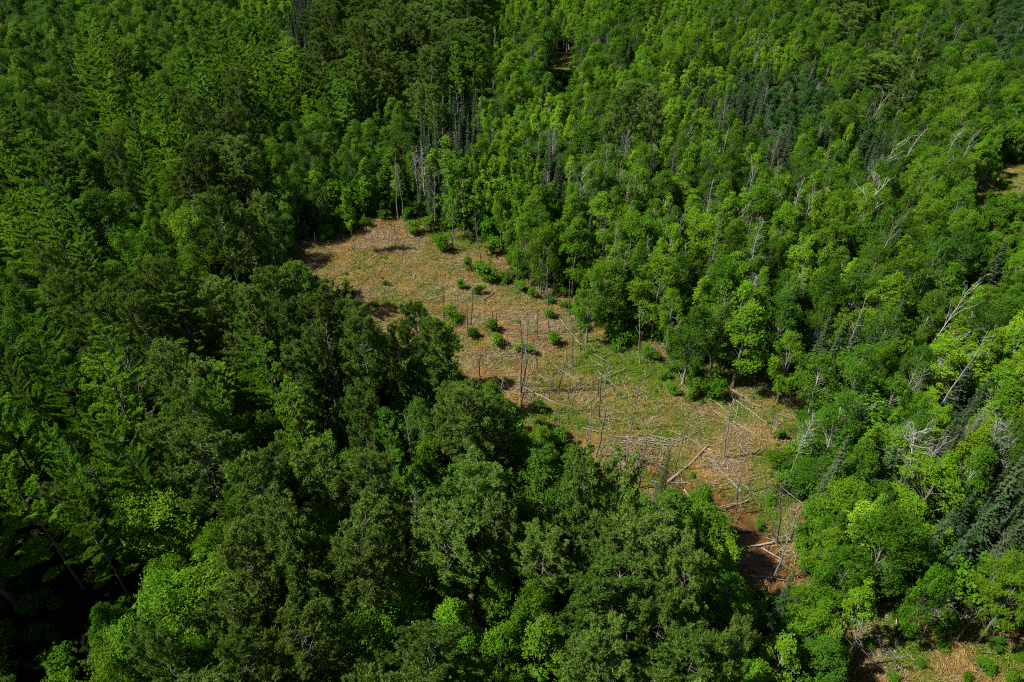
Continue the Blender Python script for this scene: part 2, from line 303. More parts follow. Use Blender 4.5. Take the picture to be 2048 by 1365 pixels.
PROTO = {
 'R': [red_pine(11, 22, 3.6), red_pine(12, 21, 3.2, 42, .5), red_pine(13, 23, 3.9, 52, .42), red_pine(14, 22, 3.4, 46, .38)],
 'W': [white_pine(21), white_pine(22, 25, 4.4, 44), white_pine(23, 23, 3.6, 38, .2), white_pine(24, 24, 4.2, 36, .3)],
 'M': [broadleaf('M', 31, 16, 3.6, .14, 58, .23, 23000, .086, 'grey'), broadleaf('M', 32, 17, 3.3, .14, 64, .21, 23000, .086, 'grey', shape=.7), broadleaf('M', 33, 15, 3.8, .12, 50, .26, 24000, .088, 'grey'), broadleaf('M', 34, 17, 3.0, .10, 66, .22, 22000, .084, 'grey', shape=.6)],
 'D': [broadleaf('D', 41, 15, 3.2, .15, 46, .28, 19000, .080, 'pale', clus=6), broadleaf('D', 42, 14, 3.0, .12, 54, .24, 18000, .080, 'pale', clus=6, shape=.7), broadleaf('D', 43, 15, 2.8, .12, 60, .23, 17500, .080, 'pale', clus=6, shape=.6)],
 'A': [broadleaf('A', 51, 13, 1.9, .15, 50, .25, 7600, .092, 'pale', shape=.5), broadleaf('A', 52, 13, 1.7, .15, 54, .24, 7000, .090, 'pale', shape=.4), broadleaf('A', 53, 12, 2.2, .18, 46, .25, 8000, .095, 'pale', shape=.6)],
 'B': [broadleaf('B', 61, 12, 2.0, .2, 44, .26, 7600, .09, 'pale', shape=.6), broadleaf('B', 62, 12, 2.3, .25, 40, .28, 8200, .09, 'pale', shape=.7)],
 'S': [spruce(71), spruce(72, 17, 1.8, lev=38), spruce(73, 15, 2.3, lev=30)],
 'T': [slender(81), slender(82, 15, 1.3, 2600, .22), slender(83, 14, 1.8, 3600, .4)],
 'L': [shrub('L', 91, 3, 1.6, 4400, 22, .085), shrub('L', 92, 2.6, 1.9, 4800, 26, .085), shrub('L', 93, 3.6, 1.3, 4200, 22, .085)],
 'U': [shrub('U', 94, 2.6, 1.8, 1500, 8, .13), shrub('U', 95, 3.4, 1.6, 1500, 9, .13)],
 'X': [spruce(74, 14, 1.6, 'X', 30, .45, .15)],
 'pole': [dead(101, 12, 1.0, 'pole', 'snag'), dead(102, 12, 1.2, 'pole', 'snag'), dead(103, 12, 1.6, 'sparse', 'snag')],
 'sparse': [dead(104, 14, 2.2, 'sparse', 'snag'), dead(105, 14, 2.4, 'sparse', 'grey')],
 'bone': [dead(106, 16, 2.8, 'spread', 'bone'), dead(107, 16, 2.4, 'spread', 'bone'), dead(108, 15, 2.6, 'forked', 'bone')],
 'forked': [dead(109, 15, 2.0, 'forked', 'grey'), dead(110, 16, 2.2, 'forked', 'snag')],
 'twiggy': [dead(111, 17, 1.9, 'twiggy', 'grey'), dead(112, 17, 1.7, 'twiggy', 'pale')],
}
KIND = {'R': ('red_pine_tree', 'crown', 'trunk'), 'W': ('white_pine_tree', 'crown', 'trunk'), 'M': ('maple_tree', 'crown', 'trunk'), 'D': ('birch_tree', 'crown', 'trunk'), 'A': ('aspen_tree', 'crown', 'trunk'),
        'B': ('poplar_tree', 'crown', 'trunk'), 'S': ('spruce_tree', 'crown', 'trunk'), 'T': ('ash_tree', 'crown', 'trunk'), 'L': ('shrub', 'foliage', 'stem'), 'U': ('shrub', 'foliage', 'stem'), 'X': ('dead_spruce_tree', 'crown', 'trunk'),
        'pole': ('snag', 'branch', 'trunk'), 'sparse': ('snag', 'branch', 'trunk'), 'bone': ('dead_tree', 'branch', 'trunk'), 'forked': ('dead_tree', 'branch', 'trunk'), 'twiggy': ('dead_tree', 'branch', 'trunk')}
LOOK = {'R': ['dark olive red pine', 'open-crowned brownish red pine', 'broad rounded red pine', 'deep-crowned olive red pine'], 'W': ['feathery white pine', 'broad tiered white pine', 'pointed white pine', 'loose feathery white pine'],
        'M': ['round bright green maple', 'tall green maple', 'broad leafy maple', 'narrow-topped green maple'], 'D': ['dense dark green birch', 'bushy green birch', 'narrow green birch'],
        'A': ['slim yellow-green aspen', 'pointed yellow-green aspen', 'bushy light green aspen'], 'B': ['grey-green poplar', 'bushy grey-green poplar'], 'S': ['dark conical spruce', 'narrow spire-like spruce', 'broad-based dark spruce'],
        'T': ['slender leafy ash', 'very thin leafy ash', 'high-crowned slender ash'], 'L': ['low round green shrub', 'spreading green shrub', 'upright green shrub'], 'U': ['low shrub', 'low shrub'], 'X': ['dead brown spruce'],
        'pole': ['bare pole-like snag', 'bare thin snag', 'bare snag with short stubs'], 'sparse': ['bare grey snag with thin branches', 'branched grey snag'], 'bone': ['bleached bare dead tree', 'pale branching dead tree', 'forked pale dead tree'],
        'forked': ['forked bare grey tree', 'forked bare brown tree'], 'twiggy': ['twiggy grey dead tree', 'pale twiggy dead tree']}
CAT = {'L': 'shrub', 'U': 'shrub', 'pole': 'snag', 'sparse': 'snag', 'bone': 'dead tree', 'forked': 'dead tree', 'twiggy': 'dead tree', 'X': 'dead tree'}
GROUP = {'R': 'red pines of the forest', 'W': 'white pines of the forest', 'M': 'maples of the forest', 'D': 'birches of the forest', 'A': 'aspens of the forest', 'B': 'grey-green poplars', 'S': 'spruces of the forest',
         'T': 'slender ash trees at the clearing edge', 'L': 'shrubs of the boggy clearing', 'pole': 'bare snags in the clearing', 'sparse': 'bare snags in the clearing', 'bone': 'bleached dead trees', 'forked': 'bare dead trees', 'twiggy': 'bare dead trees', 'X': None}
used, labels, first = {}, set(), {}
def where(px, py): 
    c = int(round(min(100, max(0, px / 20.48)))); r_ = int(round(min(100, max(0, py / 13.65))))
    return c, r_
def label_for(base, px, py, place):
    c, r_ = where(px, py)
    for dc, dr in [(0, 0), (0, 1), (1, 0), (0, -1), (-1, 0), (1, 1), (-1, -1), (1, -1), (-1, 1), (0, 2), (2, 0), (-2, 0), (0, -2)]:
        for pl in (place, ''):
            s = f"{base}{' ' + pl if pl else ''}, {c + dc} percent across and {r_ + dr} percent down the photo"
            if len(s.replace(',', '').split()) <= 16 and s not in labels: labels.add(s); return s
    s = s + ' again'; labels.add(s); return s
def place_word(x, y, px, py, kind):
    sdist = float(poly_sd(np.array([x]), np.array([y]), G1)[0])
    if kind in ('pole', 'sparse', 'L'): return 'in the clearing' if sdist > 2 else ('by the clearing' if sdist > -8 else 'among the trees')
    if sdist > -9: return 'beside the clearing'
    return ''
def plant(kind, vi, x, y, h, r, rz, px, py, lean=None, label=None, hgt=None):
    tm, cm, h0, r0 = PROTO[kind][vi]; nm, pc, pt = KIND[kind]
    root = bpy.data.objects.new(nm, None); root.empty_display_size = .3
    z = float(hz(x, y)) if hgt is None else hgt
    R_ = Matrix.Rotation(rz, 4, 'Z'); sq = 1 + .22 * math.sin(rz * 7.0) if kind in 'RWMDABTL' else 1.0
    if lean is not None: R_ = Vector((0, 0, 1)).rotation_difference(Vector(lean)).to_matrix().to_4x4() @ R_
    root.matrix_world = Matrix.Translation((x, y, z)) @ R_ @ Matrix.Diagonal((r / r0 * sq, r / r0 / sq, h / h0, 1))
    root['label'] = label or label_for(LOOK[kind][vi], px, py, place_word(x, y, px, py, kind)); root['category'] = CAT.get(kind, 'tree')
    if GROUP.get(kind): root['group'] = GROUP[kind]
    COL.objects.link(root)
    if (kind, vi) not in first:
        a = bpy.data.objects.new(pt, tm); b = bpy.data.objects.new(pc, cm); first[(kind, vi)] = (a, b)
    else: a, b = (o.copy() for o in first[(kind, vi)])
    for o in (a, b): o.parent = root; COL.objects.link(o)
    return root

# ------------------------------------------------------------------ ground
def axis(lo, hi, step, far): 
    core = np.arange(lo, hi + step, step); g = [step * 1.35 ** k for k in range(1, 60)]; up, dn = [], []; a = hi
    for d in g:
        a += d; up.append(a)
        if a > far: break
    a = lo
    for d in g:
        a -= d; dn.append(a)
        if a < -far: break
    return np.r_[dn[::-1], core, up]
gx, gy = axis(-150, 170, 1.0, 3000), axis(10, 260, 1.0, 3000); X, Y = np.meshgrid(gx, gy); nx, ny = len(gx), len(gy)
sdg = bog_sd(X.ravel(), Y.ravel()).reshape(X.shape)
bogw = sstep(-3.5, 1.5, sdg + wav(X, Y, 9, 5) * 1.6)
Z = hz(X, Y) + (1 - bogw) * (.35 * wav(X, Y, 14, 3)) + bogw * .10 * wav(X, Y, 4, 8)
idx = np.arange(nx * ny).reshape(ny, nx); fc = np.stack([idx[:-1, :-1], idx[:-1, 1:], idx[1:, 1:], idx[1:, :-1]], -1).reshape(-1, 4)
GREEN = [(1125,130,60,30,.9),(2000,390,90,80,.7),(1225,690,75,30,1.),(1150,735,60,20,.5),(1180,720,80,25,.5),(1330,740,120,30,.8),(1480,770,70,30,.9),(1290,780,60,30,.6),(1500,820,60,25,.7),(1230,840,110,25,.6),(1400,860,60,20,.6),(1360,930,35,30,.7),(1320,960,50,20,.9),(1420,1000,70,25,.5),(1550,950,60,40,.8),(1540,1020,70,40,.9),(1110,775,50,20,.5),(1100,830,60,25,.8),(940,480,70,25,.9),(870,470,60,20,.6),(1060,560,60,25,.6),(1020,600,60,30,.35),(880,530,60,30,.3),(760,520,60,30,.35),(700,540,50,25,.4),(860,610,90,40,.4),(800,600,90,35,.35),(900,680,50,30,.5),(960,720,60,30,.35),(1590,850,40,30,.5),(1330,875,50,20,.5),(1400,750,60,30,.6),(1250,740,80,25,.5),(1830,1300,60,40,1.),(1740,1250,60,40,.6),(1780,1330,50,25,.5),(1990,1310,70,20,.7),(2030,1350,50,30,.8),(1900,1270,60,20,.6),(1500,1060,60,40,.4),(830,440,50,10,.5),(1560,900,60,20,.5),(1150,640,40,20,.4)]
STRAW = [(700,480,60,25,.6),(1430,930,70,35,.9),(1240,930,50,25,.6),(1080,700,60,25,.6),(790,465,60,18,.6),(1520,780,50,14,.6),(1570,790,40,18,.7),(980,620,70,25,.5),(1490,880,40,20,.7),(1900,1330,60,25,.8)]
def green_at(x, y):
    px, py, _ = proj(x, y, np.zeros_like(x)); g = .25 + .26 * wav(x, y, 6.5, 21) + .22 * wav(x, y, 2.2, 22) + .12 * sstep(950, 1200, px) - .07
    for a, b, c, d, w in GREEN: g = g + w * .70 * np.exp(-((px - a) / c) ** 2 - ((py - b) / d) ** 2)
    for a, b, c, d, w in STRAW: g = g - w * .45 * np.exp(-((px - a) / c) ** 2 - ((py - b) / d) ** 2)
    return np.clip(g, 0, 1)
gg = green_at(X.ravel(), Y.ravel()).reshape(X.shape)
STREAM = [(1268,895,.5),(1290,915,.9),(1318,940,1.1),(1345,962,1.2),(1378,985,1.2),(1415,998,1.4),(1445,1012,1.7),(1478,1032,2.2),(1500,1060,2.8),(1508,1092,3.0),(1525,1122,2.9),(1548,1150,2.3),(1562,1176,1.5),(1572,1195,.8)]
SP = [(*at(a, b)[:2], w) for a, b, w in STREAM]
def stream_d(x, y):
    d = np.full(np.shape(x), 1e9)
    for (ax, ay, aw), (bx, by, bw) in zip(SP[:-1], SP[1:]):
        ex, ey = bx - ax, by - ay; t = np.clip(((x - ax) * ex + (y - ay) * ey) / (ex * ex + ey * ey), 0, 1)
        d = np.minimum(d, np.hypot(x - ax - t * ex, y - ay - t * ey) - (aw + (bw - aw) * t))
    return d
wet = sstep(1.8, -.3, stream_d(X, Y) + .8 * wav(X, Y, 2.5, 31)); Z -= .25 * sstep(.3, -.8, stream_d(X, Y))
cols = np.stack([bogw, gg, wet], -1).reshape(-1, 3)
m, nt, N, L, P = nodes_of('ground_soil')
an = N.new("ShaderNodeAttribute"); an.attribute_name = "col"; sx = N.new("ShaderNodeSeparateColor"); L.new(an.outputs["Color"], sx.inputs[0])
tc = N.new("ShaderNodeTexCoord")
def noise(sc, det=6, rough=.6, vec=None):
    n = N.new("ShaderNodeTexNoise"); n.inputs["Scale"].default_value = sc; n.inputs["Detail"].default_value = det; n.inputs["Roughness"].default_value = rough; L.new(vec or tc.outputs["Object"], n.inputs[0]); return n.outputs[0]
def ramp(o, a, b):
    r_ = N.new("ShaderNodeMapRange"); r_.inputs[1].default_value = a; r_.inputs[2].default_value = b; L.new(o, r_.inputs[0]); return r_.outputs[0]
straw = mix_rgb(N, L, ramp(noise(1.6), .35, .65), (.11, .072, .024), (.24, .175, .07))
straw = mix_rgb(N, L, ramp(noise(.22, 3), .5, .62), straw, (.36, .19, .06))
grn = mix_rgb(N, L, ramp(noise(2.2), .35, .65), (.030, .065, .005), (.09, .15, .012))
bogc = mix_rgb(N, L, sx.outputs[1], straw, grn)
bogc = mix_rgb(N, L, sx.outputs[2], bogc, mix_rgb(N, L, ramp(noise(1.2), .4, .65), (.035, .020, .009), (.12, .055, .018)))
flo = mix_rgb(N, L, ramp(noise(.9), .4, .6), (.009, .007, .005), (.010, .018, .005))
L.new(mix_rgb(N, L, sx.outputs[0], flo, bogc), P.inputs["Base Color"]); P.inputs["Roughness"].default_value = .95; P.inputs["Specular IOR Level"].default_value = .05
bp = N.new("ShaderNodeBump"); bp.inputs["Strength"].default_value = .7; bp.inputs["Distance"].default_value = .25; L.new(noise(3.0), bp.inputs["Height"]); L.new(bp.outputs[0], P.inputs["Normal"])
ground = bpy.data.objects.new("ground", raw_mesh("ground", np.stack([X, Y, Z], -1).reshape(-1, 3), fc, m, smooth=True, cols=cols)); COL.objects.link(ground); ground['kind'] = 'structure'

# rusty stream water
m, nt, N, L, P = nodes_of('rusty_water'); tc = N.new("ShaderNodeTexCoord")
c = mix_rgb(N, L, ramp(noise(.55, 4), .42, .6), (.060, .032, .014), (.17, .070, .018)); c = mix_rgb(N, L, ramp(noise(3.0, 4), .55, .7), c, (.06, .075, .015))
L.new(c, P.inputs["Base Color"]); P.inputs["Roughness"].default_value = .18; P.inputs["Specular IOR Level"].default_value = .35
bp = N.new("ShaderNodeBump"); bp.inputs["Strength"].default_value = .15; bp.inputs["Distance"].default_value = .05; L.new(noise(5.0), bp.inputs["Height"]); L.new(bp.outputs[0], P.inputs["Normal"])
wv = []; rsw = np.random.RandomState(5); Sx = np.array(SP); tt = np.linspace(0, len(SP) - 1, 70)
cx, cy, cw = (np.interp(tt, np.arange(len(SP)), Sx[:, k]) for k in range(3)); T2 = nrm(np.stack([np.gradient(cx), np.gradient(cy)], 1)); Nn = np.stack([-T2[:, 1], T2[:, 0]], 1)
lw = cw * (1 + .25 * np.sin(tt * 5)) * rsw.uniform(.85, 1.15, 70); rw = cw * (1 + .3 * np.sin(tt * 6.3 + 2)) * rsw.uniform(.85, 1.15, 70)
wl = np.c_[cx + Nn[:, 0] * lw, cy + Nn[:, 1] * lw, np.full(70, -.07)]; wr = np.c_[cx - Nn[:, 0] * rw, cy - Nn[:, 1] * rw, np.full(70, -.07)]
i = np.arange(69); water = bpy.data.objects.new("stream_water", raw_mesh("stream_water", np.r_[wl, wr], np.stack([i, i + 70, i + 71, i + 1], 1), m)); COL.objects.link(water); water['kind'] = 'structure'

# dry sedge and green grass covering the bog: blades
def sedge(n, seed):
    rs = np.random.RandomState(seed); xs, ys = [], []
    for poly, k in zip(GP, (n, n // 6, n // 14, n // 60)):
        a = np.array(poly); lo, hi = a.min(0) - 2, a.max(0) + 2
        lo[0] = max(lo[0], -90); hi[0] = min(hi[0], 210)
        x = rs.uniform(lo[0], hi[0], k * 3); y = rs.uniform(lo[1], hi[1], k * 3); ok = poly_sd(x, y, poly) + wav(x, y, 9, 5) * 1.6 > -2.0; xs.append(x[ok][:k * 2]); ys.append(y[ok][:k * 2])
    x, y = np.concatenate(xs), np.concatenate(ys)
    nt_ = n // 16; ti = rs.randint(0, len(x), nt_); tus = rs.rand(len(x)) < .62; pick = rs.randint(0, nt_, len(x)); rx_, ry_ = rs.normal(size=len(x)) * .24, rs.normal(size=len(x)) * .24
    x0_, y0_ = x.copy(), y.copy(); x = np.where(tus, x0_[ti][pick] + rx_, x); y = np.where(tus, y0_[ti][pick] + ry_, y)
    keep = (stream_d(x, y) > rs.uniform(-2.2, .5, len(x))); x, y, tus, rx_, ry_ = x[keep], y[keep], tus[keep], rx_[keep], ry_[keep]; n = len(x)
    g = green_at(x, y); isg = rs.rand(n) < np.clip(g * 1.15 - .05, .02, .97)
    ang = 1.6 * wav(x, y, 16, 41) + .9 * wav(x, y, 5, 42) + rs.normal(size=n) * np.where(isg, 1.2, .45) + .6
    ang = np.where(tus & (rs.rand(n) < .55), np.arctan2(ry_, rx_), ang)
    tilt = np.where(isg, rs.uniform(.5, 1.3, n), rs.uniform(.12, .75, n)); ln = np.where(isg, rs.uniform(.25, .6, n), rs.uniform(.45, 1.05, n)); wd = np.where(isg, .03, .026) * rs.uniform(.7, 1.4, n)
    d = np.stack([np.cos(ang) * np.cos(tilt), np.sin(ang) * np.cos(tilt), np.sin(tilt)], 1); w = nrm(np.cross(d, rs.normal(size=(n, 3)))) * wd[:, None]
    b = np.stack([x, y, hz(x, y) + rs.uniform(0, .12, n) + np.where(tus, .22 * np.exp(-(rx_ ** 2 + ry_ ** 2) / .08), 0)], 1); mid = b + d * ln[:, None] * .55; e = b + d * ln[:, None] * np.array([1, 1, .6])
    Q = np.stack([b - w, mid - w * .8, e, mid + w * .8], 1)
    t = rs.rand(n, 1); o = np.clip(.5 + .8 * wav(x, y, 7, 51) + rs.normal(size=n) * .25, 0, 1)[:, None]
    st = np.array([.16, .108, .045]) * (1 - t) + np.array([.48, .34, .125]) * t; st = st * (1 - o) + (np.array([.36, .215, .06]) * (.45 + .65 * t)) * o
    pk = wav(x, y, 11, 52); ppx, ppy, _ = proj(x, y, np.zeros_like(x))
    for a_, b_, c_, d_ in ((1430,930,70,32),(1000,720,60,28),(1060,650,80,25),(770,480,70,22),(1240,930,60,24),(900,590,60,24),(1290,885,80,16),(1090,760,60,20),(1540,780,70,14),(1550,1020,40,30)): pk = pk + 1.3 * np.exp(-((ppx - a_) / c_) ** 2 - ((ppy - b_) / d_) ** 2)
    pk = np.clip(pk, 0, 1)[:, None]; st = st * (1 - .65 * pk) + (np.array([.20, .15, .105]) * (1 - t) + np.array([.44, .34, .25]) * t) * .65 * pk
    gr = np.array([.050, .120, .006]) * (1 - t) + np.array([.18, .25, .018]) * t
    col_ = np.where(isg[:, None], gr, st)
    mm_, nt_, N_, L_, P_ = nodes_of('sedge_blades'); a_ = N_.new("ShaderNodeAttribute"); a_.attribute_name = "col"; L_.new(a_.outputs["Color"], P_.inputs["Base Color"]); P_.inputs["Roughness"].default_value = .7; P_.inputs["Specular IOR Level"].default_value = .2
    o_ = bpy.data.objects.new("sedge_grass", quads("sedge_grass", Q, mm_, cols=col_)); COL.objects.link(o_)
    o_['kind'] = 'stuff'; o_['label'] = 'flattened straw-coloured sedge and green grass covering the boggy clearing'; o_['category'] = 'grass'
sedge(190000, 7)

# ------------------------------------------------------------------ trees placed one by one: kind, crown centre and crown width in picture points
HAND = """R 1164 997 120;R 1237 993 120;R 1300 1070 110;R 1284 1117 140;R 1210 1123 130;R 1100 1123 110;R 1224 1210 165;R 1364 1193 135;R 1172 1245 120;R 1184 1337 140;R 1370 1340 125;R 1454 1345 100;R 1330 1255 110
R 579 1077 140;R 752 1093 150;R 735 1165 130;R 955 1010 150;R 905 1097 150;R 645 960 130;R 539 993 120;R 605 1310 150;R 872 1323 150;R 600 1150 130;R 505 1130 110;R 490 1250 120;R 360 1335 110;R 500 1345 110;R 985 1070 100;R 755 985 100
M 792 1243 160;D 655 1220 95;D 712 1303 130;M 665 1077 85;M 995 1143 90;M 999 1320 100;M 859 930 75;W 785 943 105;M 410 1187 170;M 350 1215 130;M 318 1043 150;M 225 1265 85;M 290 1320 130;M 440 1110 90;M 510 1105 60;M 245 1350 110
D 1080 967 130;D 1040 925 90;D 1344 1023 100;D 1410 1067 135;D 1440 1190 100;M 1090 1303 130;M 1035 1290 95;M 1067 1237 90;D 1474 1250 85;S 1324 968 36;D 1400 1020 90;D 1130 1010 70
M 1688 1012 105;M 1861 996 130;D 1937 955 90;S 1760 960 70;S 1660 955 50;S 1950 1057 66;S 1912 1062 60;S 1993 990 66;S 1900 1120 66;S 2008 1093 60;M 1690 1150 95;M 1765 1103 120;A 1724 1210 55;M 1622 1245 90;S 1561 1235 50;M 1851 1194 70;M 2024 1194 80;D 1640 1320 100;A 1556 1316 80;M 1655 1095 60;A 1715 1060 70;M 1665 1060 60;M 1985 1150 60
M 307 522 80;M 260 505 70;M 383 475 90;W 200 560 90;R 110 565 60;D 110 615 90;D 160 672 52;W 80 665 66;W 120 710 90;W 37 765 66;W 127 775 80;D 80 842 72;D 183 872 52;W 247 745 110;W 240 820 150;R 233 662 90;R 287 668 80;W 367 655 120;R 443 622 100;R 340 595 80;R 417 788 110;R 377 862 95;W 483 682 80;W 467 865 85;W 280 930 110
R 595 595 90;R 539 602 80;R 662 628 70;R 722 678 66;R 832 674 60;R 800 712 66;R 872 712 80;A 895 692 56;D 829 780 128;D 719 805 82;W 552 772 95;W 592 855 125;R 725 722 90;R 722 855 95;R 939 848 100;R 999 878 95;D 922 795 50;D 979 825 70;R 640 660 80;R 575 680 80;R 520 640 80;W 60 1010 110;W 150 960 100;D 60 580 60
M 1151 495 95;M 1084 500 60;M 1211 568 85;M 1317 575 95;M 1400 478 80;D 1384 672 80;M 1490 672 105;D 1643 598 92;D 1703 595 72;M 1663 485 92;M 1886 582 76;M 1803 562 72;D 1856 635 76;M 1776 608 82;D 1643 758 78;D 1713 755 84;D 1769 672 82;S 1979 560 62;S 1913 785 52;S 1749 645 42;M 1260 480 80;M 1340 500 80;D 1560 640 80;M 1580 720 70;D 1440 660 60;M 1180 590 60
S 1400 180 20;S 1419 182 20;S 1427 215 24;S 1391 228 24;S 1367 200 20;S 1457 105 20;S 1491 105 22;S 1370 145 18;S 1408 205 20;R 1271 205 80;R 1235 232 60;R 1305 235 60;S 1084 365 36;S 1121 365 38;S 1100 345 30;M 1074 423 70;M 1150 432 76;D 1101 295 72;D 1174 287 80;D 1267 375 76;D 1325 385 70;D 1220 330 66
S 1639 298 34;S 1713 315 34;R 1769 150 100;S 1786 205 50;R 1800 200 50;D 884 187 44;D 955 188 46;D 885 247 52;D 582 105 52;W 712 165 62;W 532 160 60;D 562 397 60;W 560 175 60;R 680 120 50;T 732 363 30;T 889 320 36;T 920 350 30;T 975 380 32;T 860 350 30;T 1003 395 34;T 1040 410 34;T 700 430 30;T 950 330 30;T 905 400 32;T 780 350 36;D 770 290 60;D 675 275 50;D 740 285 50;S 760 240 26;S 843 262 22;S 925 245 22;S 945 240 20;S 995 240 20;S 1010 250 20"""
GRID = """DDMMMDMAASRRRRRAAAAMAADDDDRDDDDB
MMMMMMMMASRRRRRAMMMDAAAAAMDDDBDB
MMDWMMMWWWRRRRWMMLAAAAABBBDRDMMD
MDRWMDWRWWWRDRSAAADADASSBBDRMMMM
WAAWMWRRDDDDDSSADDDDDDDDSDDSDMMM
WWWDWWRRMDKTTSTTTSDDDDDDDDDDDMLL
WWKMMMRDDKTTTTTTMMMMDDDMDMMDDMML
WWWKMDDDKK....TTMMMDMDDMMDMDDDMM
DRWMMMKRRR......MMMDDMMDDDDMSSDM
DDWRRWRRRRR.R.....MMMMMMMDDDDMDD
DWDRRWWRRRRRR.....MMMMMMMDSDDDAA
KWWRRWRWWRRRRD........MMMDSDDAAA
WWKWWRRWWWDDDD...........MMDDASA
DWDWWRRWWRRDDDR.MD.......MDDDSAD
WWMWRRRWRRRDMRRDDDS.....MSDDDDDS
WWDDMMRRRRRRRRRDDRRR....MMMAMMDS
WKWKMMRRMRRRRRDDRRRRDDD.MMAAASDS
WKKKMMRRRDRRRRMMRRRRDDD.MMMMDSDD
KKKDMMRRDDDMKMMMRRRRRDDSSMMKMDSD
KKKMMMRRRDDDDSMMMRRRRRDDSMM.....
KKMMRRRRRRDDRRMMMRRRRRAAADD.....""".split('\n')
SPEC = {'R': (19, 23, 2.9, 3.7), 'W': (20, 25, 3.1, 4.2), 'M': (13, 17, 2.6, 3.5), 'D': (12, 15.5, 2.3, 3.1), 'A': (11, 14, 1.5, 2.1), 'B': (10, 12, 2.1, 2.9), 'S': (12, 16, 1.4, 1.9), 'T': (12, 15, 1.2, 1.6), 'L': (2.2, 4.2, 1.2, 2.0), 'K': (4, 7, 1.4, 2.0)}
CZ = {'R': .74, 'W': .66, 'M': .64, 'D': .64, 'A': .62, 'B': .62, 'S': .5, 'T': .62, 'L': .5, 'K': .5}
rs = np.random.RandomState(2024)
TREES = []            # kind, variant, x, y, h, r, rz, px, py, hand
cell = {}
def near(x, y, r, f):
    ci, cj = int(x // 8), int(y // 8)
    for a in (-1, 0, 1):
        for b in (-1, 0, 1):
            for (u, w, q) in cell.get((ci + a, cj + b), ()):
                if (u - x) ** 2 + (w - y) ** 2 < (f * (r + q)) ** 2: return True
    return False
def put(x, y, r): cell.setdefault((int(x // 8), int(y // 8)), []).append((x, y, r))
def lean_of(x, y):
    a = sstep(60, 190, x) * .09
    return (float(a) + rs.normal() * .018, rs.normal() * .018, 1.0)
for item in HAND.replace('\n', ';').split(';'):
    k, px, py, w = item.split(); px, py, w = float(px), float(py), float(w)
    lo, hi, r1, r2 = SPEC[k]; h = rs.uniform(lo, hi); zc = h * CZ[k]
    x, y, g = at(px, py, zc); dep = proj(x, y, g + zc)[2]; r = w / 2 * float(dep) / F * (.96 if k == 'R' else 1.04)
    if k in 'SLT': h = min(max(h, r * 5), 15 if k == 'S' else 19)
    if k in 'MD' and r < 2.4: h = min(h, 12 + r); x, y, g = at(px, py, h * CZ[k])
    if k in 'MD' and 1320 < px < 1700 and py > 970: h = 9 + r * .5; x, y, g = at(px, py, h * CZ[k])
    TREES.append((k, rs.randint(len(PROTO[k])), x, y, h, r, rs.uniform(0, 6.28), px, py, 1)); put(x, y, r)
def overlaps_clearing(k, x, y, h, r, g):
    cb = {'R': .5, 'W': .3, 'S': .1, 'K': .1, 'L': .1}.get(k, .25)
    zs = g + h * np.array([.02, .2, cb + .05, .6, .6, .85, .97, (cb + 1) / 2, (cb + 1) / 2]); xo = r * np.array([0, 0, 0, -.75, .75, 0, 0, -.85, .85]); yo = r * np.array([0, 0, 0, 0, 0, 0, 0, -.3, -.3])
    qx, qy, _ = proj(x + xo, y + yo, zs)
    return any(bool(inside(qx, qy, V).any()) for V in VIS)
GAPS = [[(405,530),(450,505),(520,480),(590,468),(650,480),(600,560),(560,562),(480,560),(410,552)],[(178,455),(232,465),(228,525),(188,520)],[(190,670),(232,640),(218,760),(185,820),(160,770)],[(0,1075),(60,1060),(240,1085),(312,1105),(292,1170),(275,1235),(180,1290),(186,1380),(0,1380)],
        [(838,868),(885,878),(885,925),(850,935)],[(400,945),(445,945),(432,1035),(392,1015)],[(1068,1035),(1105,1055),(1112,1095),(1070,1085)],[(1398,1255),(1475,1258),(1492,1335),(1400,1325)],[(20,850),(60,860),(70,1000),(10,1000)],[(640,760),(680,740),(690,830),(650,850)],[(1900,520),(1925,520),(1920,640),(1890,640)],[(1760,1160),(1800,1165),(1805,1225),(1750,1225)]]
HB = np.array([(t[7], t[8], t[5] * F / float(proj(t[2], t[3], t[4] * .6)[2]), t[3]) for t in TREES])
cand = rs.uniform(0, 1, (52000, 2)); cy_ = 12 + 430 * cand[:, 0] ** .85; cx_ = (cand[:, 1] * 2 - 1) * (45 + cy_ * .86)
sd_all = bog_sd(cx_, cy_)
